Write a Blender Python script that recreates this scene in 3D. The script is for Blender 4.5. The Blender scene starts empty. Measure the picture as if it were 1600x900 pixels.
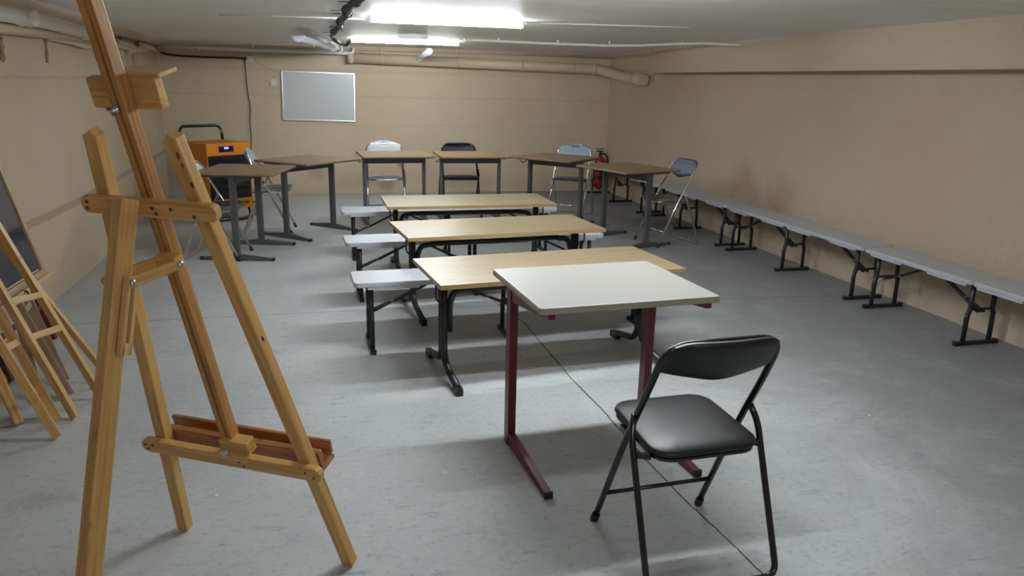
import bpy, bmesh, math, random
from mathutils import Vector, Matrix, Quaternion
random.seed(7)
SC = bpy.context.scene
COL = SC.collection
R = math.radians
V = Vector

# ------------------------------------------------------------------ camera
# level room axes: +Y runs down the room, the phone is held at eye height and tilted down a little
F_PX = 1200.0
def camera_basis():
    Y = V((512 - 800, -(120 - 450), -F_PX)).normalized()
    Z = -V((700 - 800, -(4900 - 450), -F_PX)).normalized()
    Z = (Z - Y * Z.dot(Y)).normalized()
    X = Y.cross(Z)
    return Matrix((X, Y, Z))
cam_data = bpy.data.cameras.new('camera')
cam_data.sensor_width = 36.0
cam_data.lens = F_PX / 1600 * 36.0
cam_data.clip_start = 0.05
cam = bpy.data.objects.new('camera', cam_data)
COL.objects.link(cam)
cam.matrix_world = Matrix.Translation((0, 0, 1.55)) @ camera_basis().to_4x4()
SC.camera = cam

# ------------------------------------------------------------------ world and exposure
SC.view_settings.view_transform = 'Standard'
SC.view_settings.look = 'None'
SC.view_settings.gamma = 1.0
SC.view_settings.use_curve_mapping = False
SC.view_settings.exposure = 0.0
w = bpy.data.worlds.new('world'); SC.world = w; w.use_nodes = True
w.node_tree.nodes['Background'].inputs[0].default_value = (0.9, 0.95, 1.0, 1)
w.node_tree.nodes['Background'].inputs[1].default_value = 0.02
TUBE = 200.0          # strength of the fluorescent tubes (the room has no other light)
# (end A, end B) of every ceiling tube; the last two are out of view, the rearmost only assumed, for fill
TUBES = [((0.32, 5.80, 1.942), (1.40, 5.82, 1.942)),
         ((0.27, 8.82, 1.930), (1.42, 8.85, 1.930)),
         ((0.71, 3.36, 1.950), (1.86, 3.37, 1.950)),
         ((0.45, -0.5, 1.942), (1.55, -0.5, 1.942))]
TSTR = [1.05, 0.85, 1.55, 0.60]

# ------------------------------------------------------------------ materials
def mat(name, color=(.5, .5, .5), rough=.5, metal=0.0, spec=.5, emit=None, estr=0.0):
    m = bpy.data.materials.new(name); m.use_nodes = True
    b = m.node_tree.nodes['Principled BSDF']
    b.inputs['Base Color'].default_value = (*color, 1)
    b.inputs['Roughness'].default_value = rough
    b.inputs['Metallic'].default_value = metal
    b.inputs['Specular IOR Level'].default_value = spec
    if emit:
        b.inputs['Emission Color'].default_value = (*emit, 1)
        b.inputs['Emission Strength'].default_value = estr
    return m
class N:
    def __init__(s, m): s.m = m; s.t = m.node_tree; s.b = s.t.nodes['Principled BSDF']
    def new(s, typ, **kw):
        n = s.t.nodes.new(typ)
        for k, v in kw.items():
            if k in n.inputs: n.inputs[k].default_value = v
            else: setattr(n, k, v)
        return n
    def l(s, a, b): s.t.links.new(a, b)
    def coord(s, scale=(1, 1, 1), kind='Object', rot=(0, 0, 0)):
        c = s.new('ShaderNodeTexCoord'); mp = s.new('ShaderNodeMapping')
        mp.inputs['Scale'].default_value = scale; mp.inputs['Rotation'].default_value = rot
        s.l(c.outputs[kind], mp.inputs[0]); return mp.outputs[0]
    def noise(s, vec, scale, detail=4, rough=.55, dist=0):
        n = s.new('ShaderNodeTexNoise'); n.inputs['Scale'].default_value = scale
        n.inputs['Detail'].default_value = detail; n.inputs['Roughness'].default_value = rough
        n.inputs['Distortion'].default_value = dist; s.l(vec, n.inputs['Vector']); return n.outputs['Fac']
    def ramp(s, fac, stops):
        r = s.new('ShaderNodeValToRGB'); e = r.color_ramp.elements
        e[0].position, e[0].color = stops[0][0], (*stops[0][1], 1)
        e[1].position, e[1].color = stops[-1][0], (*stops[-1][1], 1)
        for p, c in stops[1:-1]:
            x = e.new(p); x.color = (*c, 1)
        s.l(fac, r.inputs[0]); return r.outputs[0]
    def mix(s, a, b, fac, typ='MIX'):
        n = s.new('ShaderNodeMix', data_type='RGBA', blend_type=typ)
        for sock, v in ((n.inputs[6], a), (n.inputs[7], b), (n.inputs[0], fac)):
            if hasattr(v, 'links') or hasattr(v, 'is_linked'): s.l(v, sock)
            elif isinstance(v, tuple): sock.default_value = (*v, 1)
            else: sock.default_value = v
        return n.outputs[2]
    def math(s, op, a, b=0.0):
        n = s.new('ShaderNodeMath', operation=op)
        for i, v in enumerate((a, b)):
            if hasattr(v, 'links') or hasattr(v, 'is_linked'): s.l(v, n.inputs[i])
            else: n.inputs[i].default_value = v
        return n.outputs[0]
    def bump(s, h, strength=.3, dist=.01):
        n = s.new('ShaderNodeBump'); n.inputs['Strength'].default_value = strength
        n.inputs['Distance'].default_value = dist; s.l(h, n.inputs['Height'])
        s.l(n.outputs[0], s.b.inputs['Normal'])
    def color(s, c): s.l(c, s.b.inputs['Base Color'])

def wood(name, light, dark, rough=.42, grain=1.0, stain=None):
    """pine: the grain runs along each part's own local Z"""
    m = mat(name, light, rough); n = N(m)
    oi = n.new('ShaderNodeObjectInfo')
    c = n.new('ShaderNodeTexCoord')
    add = n.new('ShaderNodeVectorMath', operation='ADD')
    mul = n.new('ShaderNodeVectorMath', operation='SCALE'); 
    comb = n.new('ShaderNodeCombineXYZ')
    n.l(oi.outputs['Random'], comb.inputs[0]); n.l(oi.outputs['Random'], comb.inputs[2])
    n.l(comb.outputs[0], mul.inputs[0]); mul.inputs['Scale'].default_value = 23.0
    n.l(c.outputs['Object'], add.inputs[0]); n.l(mul.outputs[0], add.inputs[1])
    mp = n.new('ShaderNodeMapping'); mp.inputs['Scale'].default_value = (30, 30, 1.6)
    n.l(add.outputs[0], mp.inputs[0])
    a = n.noise(mp.outputs[0], 1.3, 5, .6, 1.2)
    mp2 = n.new('ShaderNodeMapping'); mp2.inputs['Scale'].default_value = (4, 4, 1.1)
    n.l(add.outputs[0], mp2.inputs[0])
    b = n.noise(mp2.outputs[0], 1.6, 3, .5, .6)
    wv = n.new('ShaderNodeTexWave', wave_type='BANDS', bands_direction='X')
    wv.inputs['Scale'].default_value = 2.2; wv.inputs['Distortion'].default_value = 3.0
    wv.inputs['Detail'].default_value = 2; wv.inputs['Detail Scale'].default_value = .6
    mp3 = n.new('ShaderNodeMapping'); mp3.inputs['Scale'].default_value = (9, 9, .5)
    n.l(add.outputs[0], mp3.inputs[0]); n.l(mp3.outputs[0], wv.inputs[0])
    mid = tuple((x + y) / 2 for x, y in zip(light, dark))
    col = n.ramp(a, [(.36, tuple(x * .88 for x in dark)), (.5, mid), (.62, light)])
    col2 = n.mix(col, light, n.math('MULTIPLY', wv.outputs['Fac'], .45 * grain))
    col3 = n.mix(col2, dark, n.ramp(b, [(.52, (0, 0, 0)), (.75, (.55, .55, .55))]))
    vo = n.new('ShaderNodeTexVoronoi'); vo.inputs['Scale'].default_value = 3.2
    mp4 = n.new('ShaderNodeMapping'); mp4.inputs['Scale'].default_value = (3, 3, 1.5)
    n.l(add.outputs[0], mp4.inputs[0]); n.l(mp4.outputs[0], vo.inputs['Vector'])
    knot = n.ramp(vo.outputs['Distance'], [(.03, (.8, .8, .8)), (.075, (0, 0, 0))])
    col4 = n.mix(col3, tuple(x * .45 for x in dark), knot)
    if stain:
        mp5 = n.new('ShaderNodeMapping'); mp5.inputs['Scale'].default_value = (40, 40, 14)
        n.l(add.outputs[0], mp5.inputs[0])
        sfac = n.ramp(n.noise(mp5.outputs[0], 1.2, 4, .6), [(.58, (0, 0, 0)), (.66, (.8, .8, .8))])
        col4 = n.mix(col4, stain, sfac)
    n.color(col4); n.bump(a, .12, .002)
    return m

def stucco(name, base, var, bands=(), bump=.75, stains=()):
    m = mat(name, base, .9, spec=.2); n = N(m)
    c = n.coord()
    big = n.noise(c, .9, 4, .6); fine = n.noise(c, 26, 5, .65); pit = n.noise(c, 75, 3, .6)
    col = n.mix(base, var, n.ramp(big, [(.4, (0, 0, 0)), (.66, (.75, .75, .75))]))
    col = n.mix(col, tuple(x * .78 for x in base), n.ramp(fine, [(.56, (0, 0, 0)), (.78, (.5, .5, .5))]))
    col = n.mix(col, tuple(x * .35 for x in base), n.ramp(n.noise(c, 7.5, 6, .8), [(.66, (0, 0, 0)), (.74, (.45, .45, .45))]))
    sep = n.new('ShaderNodeSeparateXYZ'); n.l(c, sep.inputs[0])
    for z, half, cc, k in bands:      # old shuttering seams and repair strips in the plaster
        wob = n.math('MULTIPLY', n.noise(n.coord((1, 1, 0.01)), 1.7, 2), .05)
        d = n.math('ABSOLUTE', n.math('SUBTRACT', n.math('ADD', sep.outputs[2], wob), z + .025))
        mr = n.new('ShaderNodeMapRange'); mr.inputs['From Min'].default_value = half
        mr.inputs['From Max'].default_value = half * .6
        n.l(d, mr.inputs[0])
        col = n.mix(col, cc, n.math('MULTIPLY', mr.outputs[0], k))
    for px_, rad, cc, k in stains:    # scuffs and damp marks with a place of their own
        vm = n.new('ShaderNodeVectorMath', operation='DISTANCE'); n.l(c, vm.inputs[0]); vm.inputs[1].default_value = px_
        dd = n.math('ADD', vm.outputs['Value'], n.math('MULTIPLY', n.math('SUBTRACT', n.noise(c, 6, 5, .7), .5), rad * 1.3))
        mr = n.new('ShaderNodeMapRange'); mr.inputs['From Min'].default_value = rad; mr.inputs['From Max'].default_value = rad * .35
        n.l(dd, mr.inputs[0]); col = n.mix(col, cc, n.math('MULTIPLY', mr.outputs[0], k))
    n.color(col)
    n.bump(n.math('ADD', n.math('MULTIPLY', fine, .7), n.math('MULTIPLY', pit, .5)), bump, .022)
    return m

def line_mask(n, c, pts, width, wob=.012, freq=5):
    """mask of a hairline running through floor points"""
    sep = n.new('ShaderNodeSeparateXYZ'); n.l(c, sep.inputs[0])
    wx = n.math('MULTIPLY', n.math('SUBTRACT', n.noise(c, freq, 4, .7), .5), wob * 2)
    X = n.math('ADD', sep.outputs[0], wx); Y = n.math('ADD', sep.outputs[1], wx)
    out = None
    for (x0, y0), (x1, y1) in zip(pts, pts[1:]):
        L = math.hypot(x1 - x0, y1 - y0); ux, uy = (x1 - x0) / L, (y1 - y0) / L
        dx = n.math('SUBTRACT', X, x0); dy = n.math('SUBTRACT', Y, y0)
        t = n.math('ADD', n.math('MULTIPLY', dx, ux), n.math('MULTIPLY', dy, uy))
        s = n.math('ABSOLUTE', n.math('SUBTRACT', n.math('MULTIPLY', dx, uy), n.math('MULTIPLY', dy, ux)))
        inside = n.math('MULTIPLY', n.math('GREATER_THAN', t, -.02), n.math('LESS_THAN', t, L + .02))
        mk = n.math('MULTIPLY', n.math('LESS_THAN', s, width), inside)
        out = mk if out is None else n.math('MAXIMUM', out, mk)
    return out

def concrete():
    base = (.49, .51, .52)
    m = mat('floor_concrete', base, .60, spec=.4); n = N(m)
    c = n.coord()
    big = n.noise(c, .55, 5, .6, .5); mid = n.noise(c, 3.2, 8, .75, .3); fine = n.noise(c, 38, 5, .75)
    scr = n.noise(n.coord((2, 9, 1), rot=(0, 0, .5)), 3.0, 8, .78, .8)
    scr2 = n.noise(n.coord((7, 1.6, 1), rot=(0, 0, -.35)), 2.6, 8, .78, .8)
    sepf = n.new('ShaderNodeSeparateXYZ'); n.l(c, sepf.inputs[0])
    # dark floor patches at right, deepened to stand in for dimmer light, ragged border
    edge = n.math('ADD', n.math('MULTIPLY', n.math('SUBTRACT', n.noise(c, 1.1, 7, .7, .6), .5), 2.6), sepf.outputs[0])
    stain_dim = n.new('ShaderNodeMapRange'); stain_dim.inputs['From Min'].default_value = 1.5; stain_dim.inputs['From Max'].default_value = 2.7
    n.l(edge, stain_dim.inputs[0])
    col = n.mix(base, (.385, .405, .42), n.ramp(big, [(.42, (0, 0, 0)), (.60, (.75, .75, .75))]))
    col = n.mix(col, (.21, .215, .22), n.math('MULTIPLY', stain_dim.outputs[0], .80))
    col = n.mix(col, (.56, .57, .57), n.ramp(mid, [(.50, (0, 0, 0)), (.72, (.34, .34, .34))]))
    col = n.mix(col, (.28, .29, .31), n.ramp(mid, [(.30, (.65, .65, .65)), (.43, (0, 0, 0))]))
    col = n.mix(col, (.22, .23, .25), n.ramp(scr, [(.56, (0, 0, 0)), (.68, (.75, .75, .75))]))
    col = n.mix(col, (.62, .63, .63), n.ramp(scr2, [(.60, (0, 0, 0)), (.74, (.26, .26, .26))]))
    col = n.mix(col, (.22, .23, .25), n.ramp(fine, [(.54, (0, 0, 0)), (.70, (.65, .65, .65))]))
    col = n.mix(col, (.66, .67, .67), n.ramp(fine, [(.26, (.4, .4, .4)), (.40, (0, 0, 0))]))
    spk = n.new('ShaderNodeTexVoronoi'); spk.inputs['Scale'].default_value = 3.3; n.l(c, spk.inputs['Vector'])
    col = n.mix(col, (.80, .80, .78), n.ramp(spk.outputs['Distance'], [(.014, (.9, .9, .9)), (.026, (0, 0, 0))]))
    crack = line_mask(n, c, [(1.02, 5.80), (1.21, 4.71), (1.221, 3.79), (1.254, 3.21), (1.262, 2.75), (1.289, 2.385), (1.34, 1.9), (1.42, 1.0), (1.5, -1)], .0035, .010)
    joint = line_mask(n, c, [(-1.95, 5.14), (-.03, 5.17), (1.13, 5.13), (4.1, 4.99)], .004, .004, 3)
    j2 = line_mask(n, c, [(-2.0, 7.35), (4.1, 7.0)], .003, .006, 3)
    k = n.math('MAXIMUM', crack, n.math('MAXIMUM', n.math('MULTIPLY', joint, .7), n.math('MULTIPLY', j2, .4)))
    col = n.mix(col, (.045, .045, .05), k)
    n.color(col)
    n.l(n.ramp(mid, [(.3, (.5, .5, .5)), (.7, (.72, .72, .72))]), n.b.inputs['Roughness'])
    h = n.math('SUBTRACT', n.math('ADD', n.math('MULTIPLY', fine, .4), n.math('MULTIPLY', scr, .5)), n.math('MULTIPLY', k, .6))
    n.bump(h, .35, .004)
    return m

def ceiling_mat():
    base = (.86, .855, .83)
    m = mat('ceiling_paint', base, .50, spec=.35); n = N(m)
    st = n.noise(n.coord((.5, 9, 1), rot=(0, 0, R(-7))), 1.4, 5, .6)
    big = n.noise(n.coord(), .7, 4, .6); fine = n.noise(n.coord(), 30, 4, .6)
    col = n.mix(base, (.76, .755, .73), n.ramp(st, [(.42, (0, 0, 0)), (.7, (.8, .8, .8))]))
    col = n.mix(col, (.90, .90, .88), n.ramp(big, [(.45, (0, 0, 0)), (.7, (.6, .6, .6))]))
    n.color(col)
    n.bump(n.math('ADD', st, n.math('MULTIPLY', fine, .25)), .35, .02)
    return m

PEACH = (.60, .495, .355)
PEACH2 = (.66, .56, .43)
M = dict(
    floor=concrete(), ceil=ceiling_mat(),
    wall_back=stucco('plaster_back', PEACH, PEACH2, [(1.30, .018, (.48, .38, .27), .30), (1.625, .035, (.52, .42, .30), .45), (.93, .012, (.48, .38, .27), .25)], .28,
        [((-2.0, 10.85, .35), .30, (.35, .29, .22), .6), ((.95, 10.85, .42), .10, (.25, .2, .15), .7), ((-.2, 10.85, .30), .16, (.30, .25, .18), .5), ((.75, 10.85, .12), .14, (.28, .23, .17), .6)]),
    wall_left=stucco('plaster_left', (.57, .455, .33), (.62, .51, .38), [(.575, .035, (.40, .31, .22), .8), (1.50, .015, (.45, .36, .26), .4)], .5),
    wall_right=stucco('plaster_right', (.60, .495, .365), (.64, .55, .43), (), .75,
        [((4.06, 7.05, .56), .30, (.40, .27, .17), .55), ((4.08, 6.45, .54), .28, (.42, .29, .19), .5), ((4.13, 4.9, 1.0), .8, (.58, .44, .33), .35)]),
    beam=stucco('plaster_beam', (.60, .495, .365), (.63, .53, .41)),
    pine=wood('pine_varnished', (.66, .40, .135), (.47, .245, .07)),
    pine_dark=wood('pine_aged', (.50, .25, .075), (.30, .13, .036)),
    pine_tray=wood('pine_painted_stains', (.45, .21, .08), (.26, .10, .035), stain=(.20, .035, .02)),
    pine_pale=wood('pine_pale', (.66, .44, .19), (.48, .28, .10)),
    pine_grey=wood('pine_greyed', (.36, .25, .15), (.22, .14, .08)),
    pine_red=wood('wood_red_stained', (.13, .035, .025), (.07, .018, .014)),
    frame_wood=wood('frame_wood', (.50, .36, .21), (.36, .24, .13)),
    birch=wood('birch_laminate', (.345, .278, .168), (.295, .228, .128), .34, .5),
    birch_edge=wood('birch_edge', (.44, .31, .13), (.36, .24, .09), .4, .6),
    brown_top=wood('brown_laminate', (.30, .215, .125), (.265, .185, .105), .36, .3),
    tan_top=wood('tan_laminate', (.38, .25, .125), (.33, .21, .10), .36, .3),
    top_edge=mat('desk_edging', (.10, .06, .035), .5),
    cream=mat('cream_laminate', (.30, .292, .27), .42),
    cream_edge=mat('cream_edging', (.40, .36, .27), .45),
    plastic_white=mat('bench_plastic', (.50, .52, .57), .42),
    steel_dark=mat('hammered_dark_steel', (.028, .030, .034), .38, .3),
    steel_grey=mat('grey_enamel', (.10, .108, .112), .4, .3),
    cap=mat('black_rubber', (.012, .012, .013), .6),
    red=mat('red_enamel', (.115, .009, .017), .35),
    chrome=mat('chrome', (.62, .62, .63), .18, 1.0),
    zinc=mat('zinc_bolt', (.55, .56, .58), .28, 1.0),
    black_gloss=mat('black_enamel', (.008, .008, .009), .22, 0, .6),
    vinyl=mat('black_vinyl', (.012, .013, .015), .40, 0, .32),
    vinyl_navy=mat('navy_vinyl', (.022, .028, .048), .38, 0, .4),
    vinyl_blue=mat('slate_blue_vinyl', (.085, .13, .20), .42, 0, .5),
    vinyl_grey=mat('grey_vinyl', (.13, .13, .125), .45, 0, .5),
    vinyl_slate=mat('slate_vinyl', (.10, .12, .14), .45, 0, .5),
    pl_pale=mat('pale_grey_plastic', (.42, .49, .52), .45),
    pl_ice=mat('ice_white_plastic', (.38, .44, .47), .45),
    pl_blue=mat('pale_blue_plastic', (.30, .42, .52), .45),
    pipe_beige=mat('beige_painted_pipe', (.60, .49, .35), .5),
    pipe_white=mat('white_pvc', (.72, .73, .75), .35),
    pipe_cream=mat('cream_painted_pipe', (.76, .70, .60), .45),
    cable_black=mat('black_cable', (.012, .012, .013), .45),
    cable_grey=mat('dirty_grey_sleeve', (.10, .095, .09), .7),
    cable_cream=mat('cream_cable', (.60, .48, .34), .5),
    cable_white=mat('white_cable', (.70, .71, .72), .4),
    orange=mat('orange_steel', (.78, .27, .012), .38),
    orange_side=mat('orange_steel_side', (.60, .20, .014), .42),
    grille=mat('black_grille', (.010, .011, .013), .5),
    display=mat('display_window', (.006, .006, .014), .2, emit=(.12, .08, .9), estr=.04),
    led=mat('display_digits', (.1, .1, .6), .3, emit=(.45, .40, 1.0), estr=1.3),
    board=mat('whiteboard_enamel', (.60, .63, .65), .22),
    alu=mat('aluminium', (.75, .76, .77), .3, 1.0),
    switch=mat('switch_plastic', (.70, .68, .62), .4),
    ext_red=mat('extinguisher_red', (.30, .018, .018), .3),
    glass_dark=mat('dark_glazing', (.030, .040, .065), .10, 0, .8),
    fixture=mat('white_batten', (.75, .76, .77), .4),
    rust=mat('rusty_bracket', (.28, .19, .12), .8),
    plaster_lump=mat('old_mortar', (.42, .33, .24), .9),
)
# small extra detail on the big plastic and vinyl materials
for key, sc_, st_ in (('cream', 90, .05), ('plastic_white', 160, .10), ('vinyl', 240, .06), ('cream_edge', 60, .1), ('orange', 60, .03), ('board', 4, .02)):
    n_ = N(M[key]); n_.bump(n_.noise(n_.coord(), sc_, 3), st_, .002)
def grille_mat():
    n = N(M['grille']); c = n.coord()
    w1 = n.new('ShaderNodeTexWave', wave_type='BANDS', bands_direction='Z'); w1.inputs['Scale'].default_value = 22
    n.l(c, w1.inputs[0]); n.bump(w1.outputs['Fac'], .9, .01)
grille_mat()

# ------------------------------------------------------------------ mesh helpers
class MB:
    def __init__(s): s.bm = bmesh.new()
    def box(s, c, size, bevel=0.0, mtx=None, seg=2, mi=0):
        r = bmesh.ops.create_cube(s.bm, size=1.0)
        vs = r['verts']
        bmesh.ops.scale(s.bm, vec=size, verts=vs)
        fs = list({f for v in vs for f in v.link_faces})
        if bevel > 0:
            es = list({e for v in vs for e in v.link_edges})
            rr = bmesh.ops.bevel(s.bm, geom=es, offset=bevel, segments=seg, profile=.7, affect='EDGES')
            vs = list({v for f in rr['faces'] for v in f.verts} | {v for v in vs if v.is_valid})
            fs = list({f for v in vs for f in v.link_faces})
        bmesh.ops.translate(s.bm, vec=c, verts=vs)
        if mtx is not None: bmesh.ops.transform(s.bm, matrix=mtx, verts=vs)
        for f in fs: f.material_index = mi
        return s
    def bar(s, p0, p1, wx, wy, face=(0, 0, 1), bevel=.003, mi=0):
        p0, p1 = V(p0), V(p1); d = p1 - p0
        m = frame(p0, d, face)
        return s.box((0, 0, d.length / 2), (wx, wy, d.length), bevel, m, mi=mi)
    def prism(s, pts, z0, z1, mtx=None, bevel=0, mi=0, smooth=False):
        lo = [s.bm.verts.new((x, y, z0)) for x, y in pts]; hi = [s.bm.verts.new((x, y, z1)) for x, y in pts]
        fs = [s.bm.faces.new(lo[::-1]), s.bm.faces.new(hi)]
        for i in range(len(pts)):
            j = (i + 1) % len(pts); fs.append(s.bm.faces.new((lo[i], lo[j], hi[j], hi[i])))
        bmesh.ops.recalc_face_normals(s.bm, faces=fs)
        vs = lo + hi
        if bevel:
            es = [e for e in fs[0].edges] + [e for e in fs[1].edges]
            rr = bmesh.ops.bevel(s.bm, geom=es, offset=bevel, segments=2, profile=.6, affect='EDGES')
            vs = list({v for f in rr['faces'] for v in f.verts} | {v for v in vs if v.is_valid})
        for f in {f for v in vs for f in v.link_faces}: f.material_index = mi
        if mtx is not None: bmesh.ops.transform(s.bm, matrix=mtx, verts=vs)
        return s
    def tube(s, pts, r, seg=10, fillet=0.0, fseg=5, closed=False, cap=True, mi=0, squash=None):
        P = round_path([V(p) for p in pts], fillet, fseg) if fillet else [V(p) for p in pts]
        n = len(P); rings = []; up = None
        for i, p in enumerate(P):
            t = (P[min(i + 1, n - 1)] - P[max(i - 1, 0)])
            t.normalize()
            if up is None:
                up = t.orthogonal().normalized()
            else:
                up = (up - t * up.dot(t)).normalized()
            side = t.cross(up)
            rr = r[i] if isinstance(r, (list, tuple)) else r
            rings.append([s.bm.verts.new(p + (up * math.cos(a) + side * math.sin(a)) * rr)
                          for a in (2 * math.pi * k / seg for k in range(seg))])
        for a, b in zip(rings, rings[1:]):
            for k in range(seg):
                f = s.bm.faces.new((a[k], a[(k + 1) % seg], b[(k + 1) % seg], b[k])); f.smooth = True; f.material_index = mi
        if cap:
            for rg in (rings[0][::-1], rings[-1]):
                f = s.bm.faces.new(rg); f.material_index = mi
        return s
    def lathe(s, prof, axis_m=None, seg=24, mi=0):
        rings = []
        for r, z in prof:
            rings.append([s.bm.verts.new((max(r, 1e-5) * math.cos(2 * math.pi * k / seg), max(r, 1e-5) * math.sin(2 * math.pi * k / seg), z)) for k in range(seg)])
        for a, b in zip(rings, rings[1:]):
            for k in range(seg):
                f = s.bm.faces.new((a[k], a[(k + 1) % seg], b[(k + 1) % seg], b[k])); f.smooth = True; f.material_index = mi
        s.bm.faces.new(rings[0][::-1]); s.bm.faces.new(rings[-1])
        if axis_m is not None: bmesh.ops.transform(s.bm, matrix=axis_m, verts=[v for rg in rings for v in rg])
        return s
    def build(s, name, mats, parent=None, mtx=None, label=None):
        bmesh.ops.recalc_face_normals(s.bm, faces=s.bm.faces[:])
        me = bpy.data.meshes.new(name); s.bm.to_mesh(me); s.bm.free()
        for m in (mats if isinstance(mats, (list, tuple)) else [mats]): me.materials.append(m)
        o = bpy.data.objects.new(name, me); COL.objects.link(o)
        if parent is not None: o.parent = parent
        if mtx is not None: o.matrix_local = mtx
        if label: o['label'] = label
        return o
def frame(p, d, face=(0, 0, 1)):
    """matrix at p with local Z along d and local Y as near to `face` as possible"""
    z = V(d).normalized(); f = V(face)
    y = f - z * f.dot(z)
    if y.length < 1e-4: y = z.orthogonal()
    y.normalize(); x = y.cross(z)
    m = Matrix((x, y, z)).transposed().to_4x4(); m.translation = V(p)
    return m
def round_path(P, rad, seg):
    out = [P[0]]
    for a, b, c in zip(P, P[1:], P[2:]):
        u = (a - b); v = (c - b)
        k = min(rad, u.length * .48, v.length * .48)
        p0 = b + u.normalized() * k; p1 = b + v.normalized() * k
        for i in range(seg + 1):
            t = i / seg
            out.append(p0 * (1 - t) ** 2 + b * 2 * t * (1 - t) + p1 * t * t)
    out.append(P[-1]); return out
def rrect(w_, h_, r, seg=6):
    pts = []
    for cx, cy, a0 in ((w_ / 2 - r, h_ / 2 - r, 0), (-w_ / 2 + r, h_ / 2 - r, 90), (-w_ / 2 + r, -h_ / 2 + r, 180), (w_ / 2 - r, -h_ / 2 + r, 270)):
        for i in range(seg + 1):
            a = R(a0 + 90 * i / seg); pts.append((cx + r * math.cos(a), cy + r * math.sin(a)))
    return pts
def stick(name, m, parent, p0, p1, wx, wy, face=(0, 1, 0), bevel=.004, label=None, top_cut=None):
    """one straight timber as its own mesh, local Z along its length (so the grain follows it)"""
    p0, p1 = V(p0), V(p1); d = p1 - p0; L = d.length
    b = MB(); b.box((0, 0, L / 2), (wx, wy, L), bevel)
    if top_cut:                  # bevelled, roof-like top end
        b.bm.verts.ensure_lookup_table()
        for v_ in b.bm.verts:
            if v_.co.z > L - .0001 - bevel: v_.co.z += top_cut * (.5 - abs(v_.co.x) / wx)
            if v_.co.z > L - .0001 - bevel and abs(v_.co.x) > wx * .3: v_.co.z -= top_cut * .5
        bmesh.ops.bisect_plane(b.bm, geom=b.bm.verts[:] + b.bm.edges[:] + b.bm.faces[:], plane_co=(0, 0, 0), plane_no=(1, 0, 0))
        for v_ in b.bm.verts:
            if abs(v_.co.x) < 1e-5 and v_.co.z > L * .9: v_.co.z += top_cut
    return b.build(name, m, parent, frame(p0, d, face), label)
def rounded_board(name, m, parent, p0, p1, wide, thick, face, rad=.02, label=None):
    """a board with rounded ends; local Z along its length, local Y through its thickness"""
    p0, p1 = V(p0), V(p1); d = p1 - p0; L = d.length
    pts = rrect(wide, L, min(rad, wide * .48), 4)
    b = MB(); b.prism(pts, -thick / 2, thick / 2, bevel=.0025)
    # prism extrudes along its Z: turn it so that its XY plane becomes (X, Z)
    bmesh.ops.transform(b.bm, matrix=Matrix.Translation((0, 0, L / 2)) @ Matrix.Rotation(R(90), 4, 'X'), verts=b.bm.verts[:])
    return b.build(name, m, parent, frame(p0, d, face), label)
def empty(name, loc, rz=0.0, label=None, cat=None, group=None):
    o = bpy.data.objects.new(name, None); COL.objects.link(o)
    o.empty_display_size = .1
    o.location = loc; o.rotation_euler = (0, 0, rz)
    tag(o, label, cat, group); return o
def tag(o, label=None, cat=None, group=None, kind=None):
    for k, v in (('label', label), ('category', cat), ('group', group), ('kind', kind)):
        if v: o[k] = v
    return o
def structure(o): o['kind'] = 'structure'; return o
def copy_tree(o, parent=None):
    c = o.copy(); COL.objects.link(c); c.parent = parent
    for ch in [x for x in list(COL.objects) if x.parent == o]: copy_tree(ch, c)
    return c

# ================================================================== THE ROOM
LW = [(-1.90, -2.5), (-1.92, 6.5), (-2.09, 10.87)]
RW = [(4.26, -2.5), (4.17, 4.5), (3.96, 10.87)]
def zceil(y): return 1.987 - max(0, y - 3.6) * .0055
def slab(name, pts, z0, z1, m):
    return structure(MB().prism(pts, z0, z1).build(name, m))
outer = [(-2.6, -3), (4.8, -3), (4.8, 11.4), (-2.6, 11.4)]
slab('floor', outer, -.2, 0, M['floor'])
cb = MB()
ys = [-3, 3.6, 11.4]
low = [[cb.bm.verts.new((x, y, zceil(y))) for x in (-2.6, 4.8)] for y in ys]
hi = [[cb.bm.verts.new((x, y, 2.3)) for x in (-2.6, 4.8)] for y in ys]
for i in range(2):
    cb.bm.faces.new((low[i][0], low[i + 1][0], low[i + 1][1], low[i][1]))
    cb.bm.faces.new((hi[i][0], hi[i][1], hi[i + 1][1], hi[i + 1][0]))
    for k in (0, 1): cb.bm.faces.new((low[i][k], low[i + 1][k], hi[i + 1][k], hi[i][k]))
for i in (0, 2): cb.bm.faces.new((low[i][0], low[i][1], hi[i][1], hi[i][0]))
structure(cb.build('ceiling', M['ceil']))
slab('wall_left', LW + [(-2.4, 10.87), (-2.4, -2.5)], -.02, 2.06, M['wall_left'])
slab('wall_right', RW + [(4.5, 10.87), (4.5, -2.5)], -.02, 2.06, M['wall_right'])
slab('wall_back', [(-2.5, 10.85), (4.6, 10.85), (4.6, 11.1), (-2.5, 11.1)], -.02, 2.06, M['wall_back'])
slab('wall_front', [(-2.5, -2.5), (4.6, -2.5), (4.6, -2.75), (-2.5, -2.75)], -.02, 2.06, M['wall_left'])
# downstand beam along the right wall, upstand along the left
slab('trim_1', [(3.96, -2.48), (3.93, 3.2), (3.80, 8.95), (4.3, 8.95), (4.4, -2.48)], 1.682, 2.05, M['beam'])
slab('trim_2', [(-1.74, -2.48), (-1.78, 6.2), (-1.98, 10.84), (-2.2, 10.84), (-2.2, -2.48)], 1.885, 2.05, M['beam'])
slab('trim_3', [(-2.05, 10.72), (3.97, 10.72), (3.97, 10.9), (-2.05, 10.9)], 1.895, 2.02, M['beam'])
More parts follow.
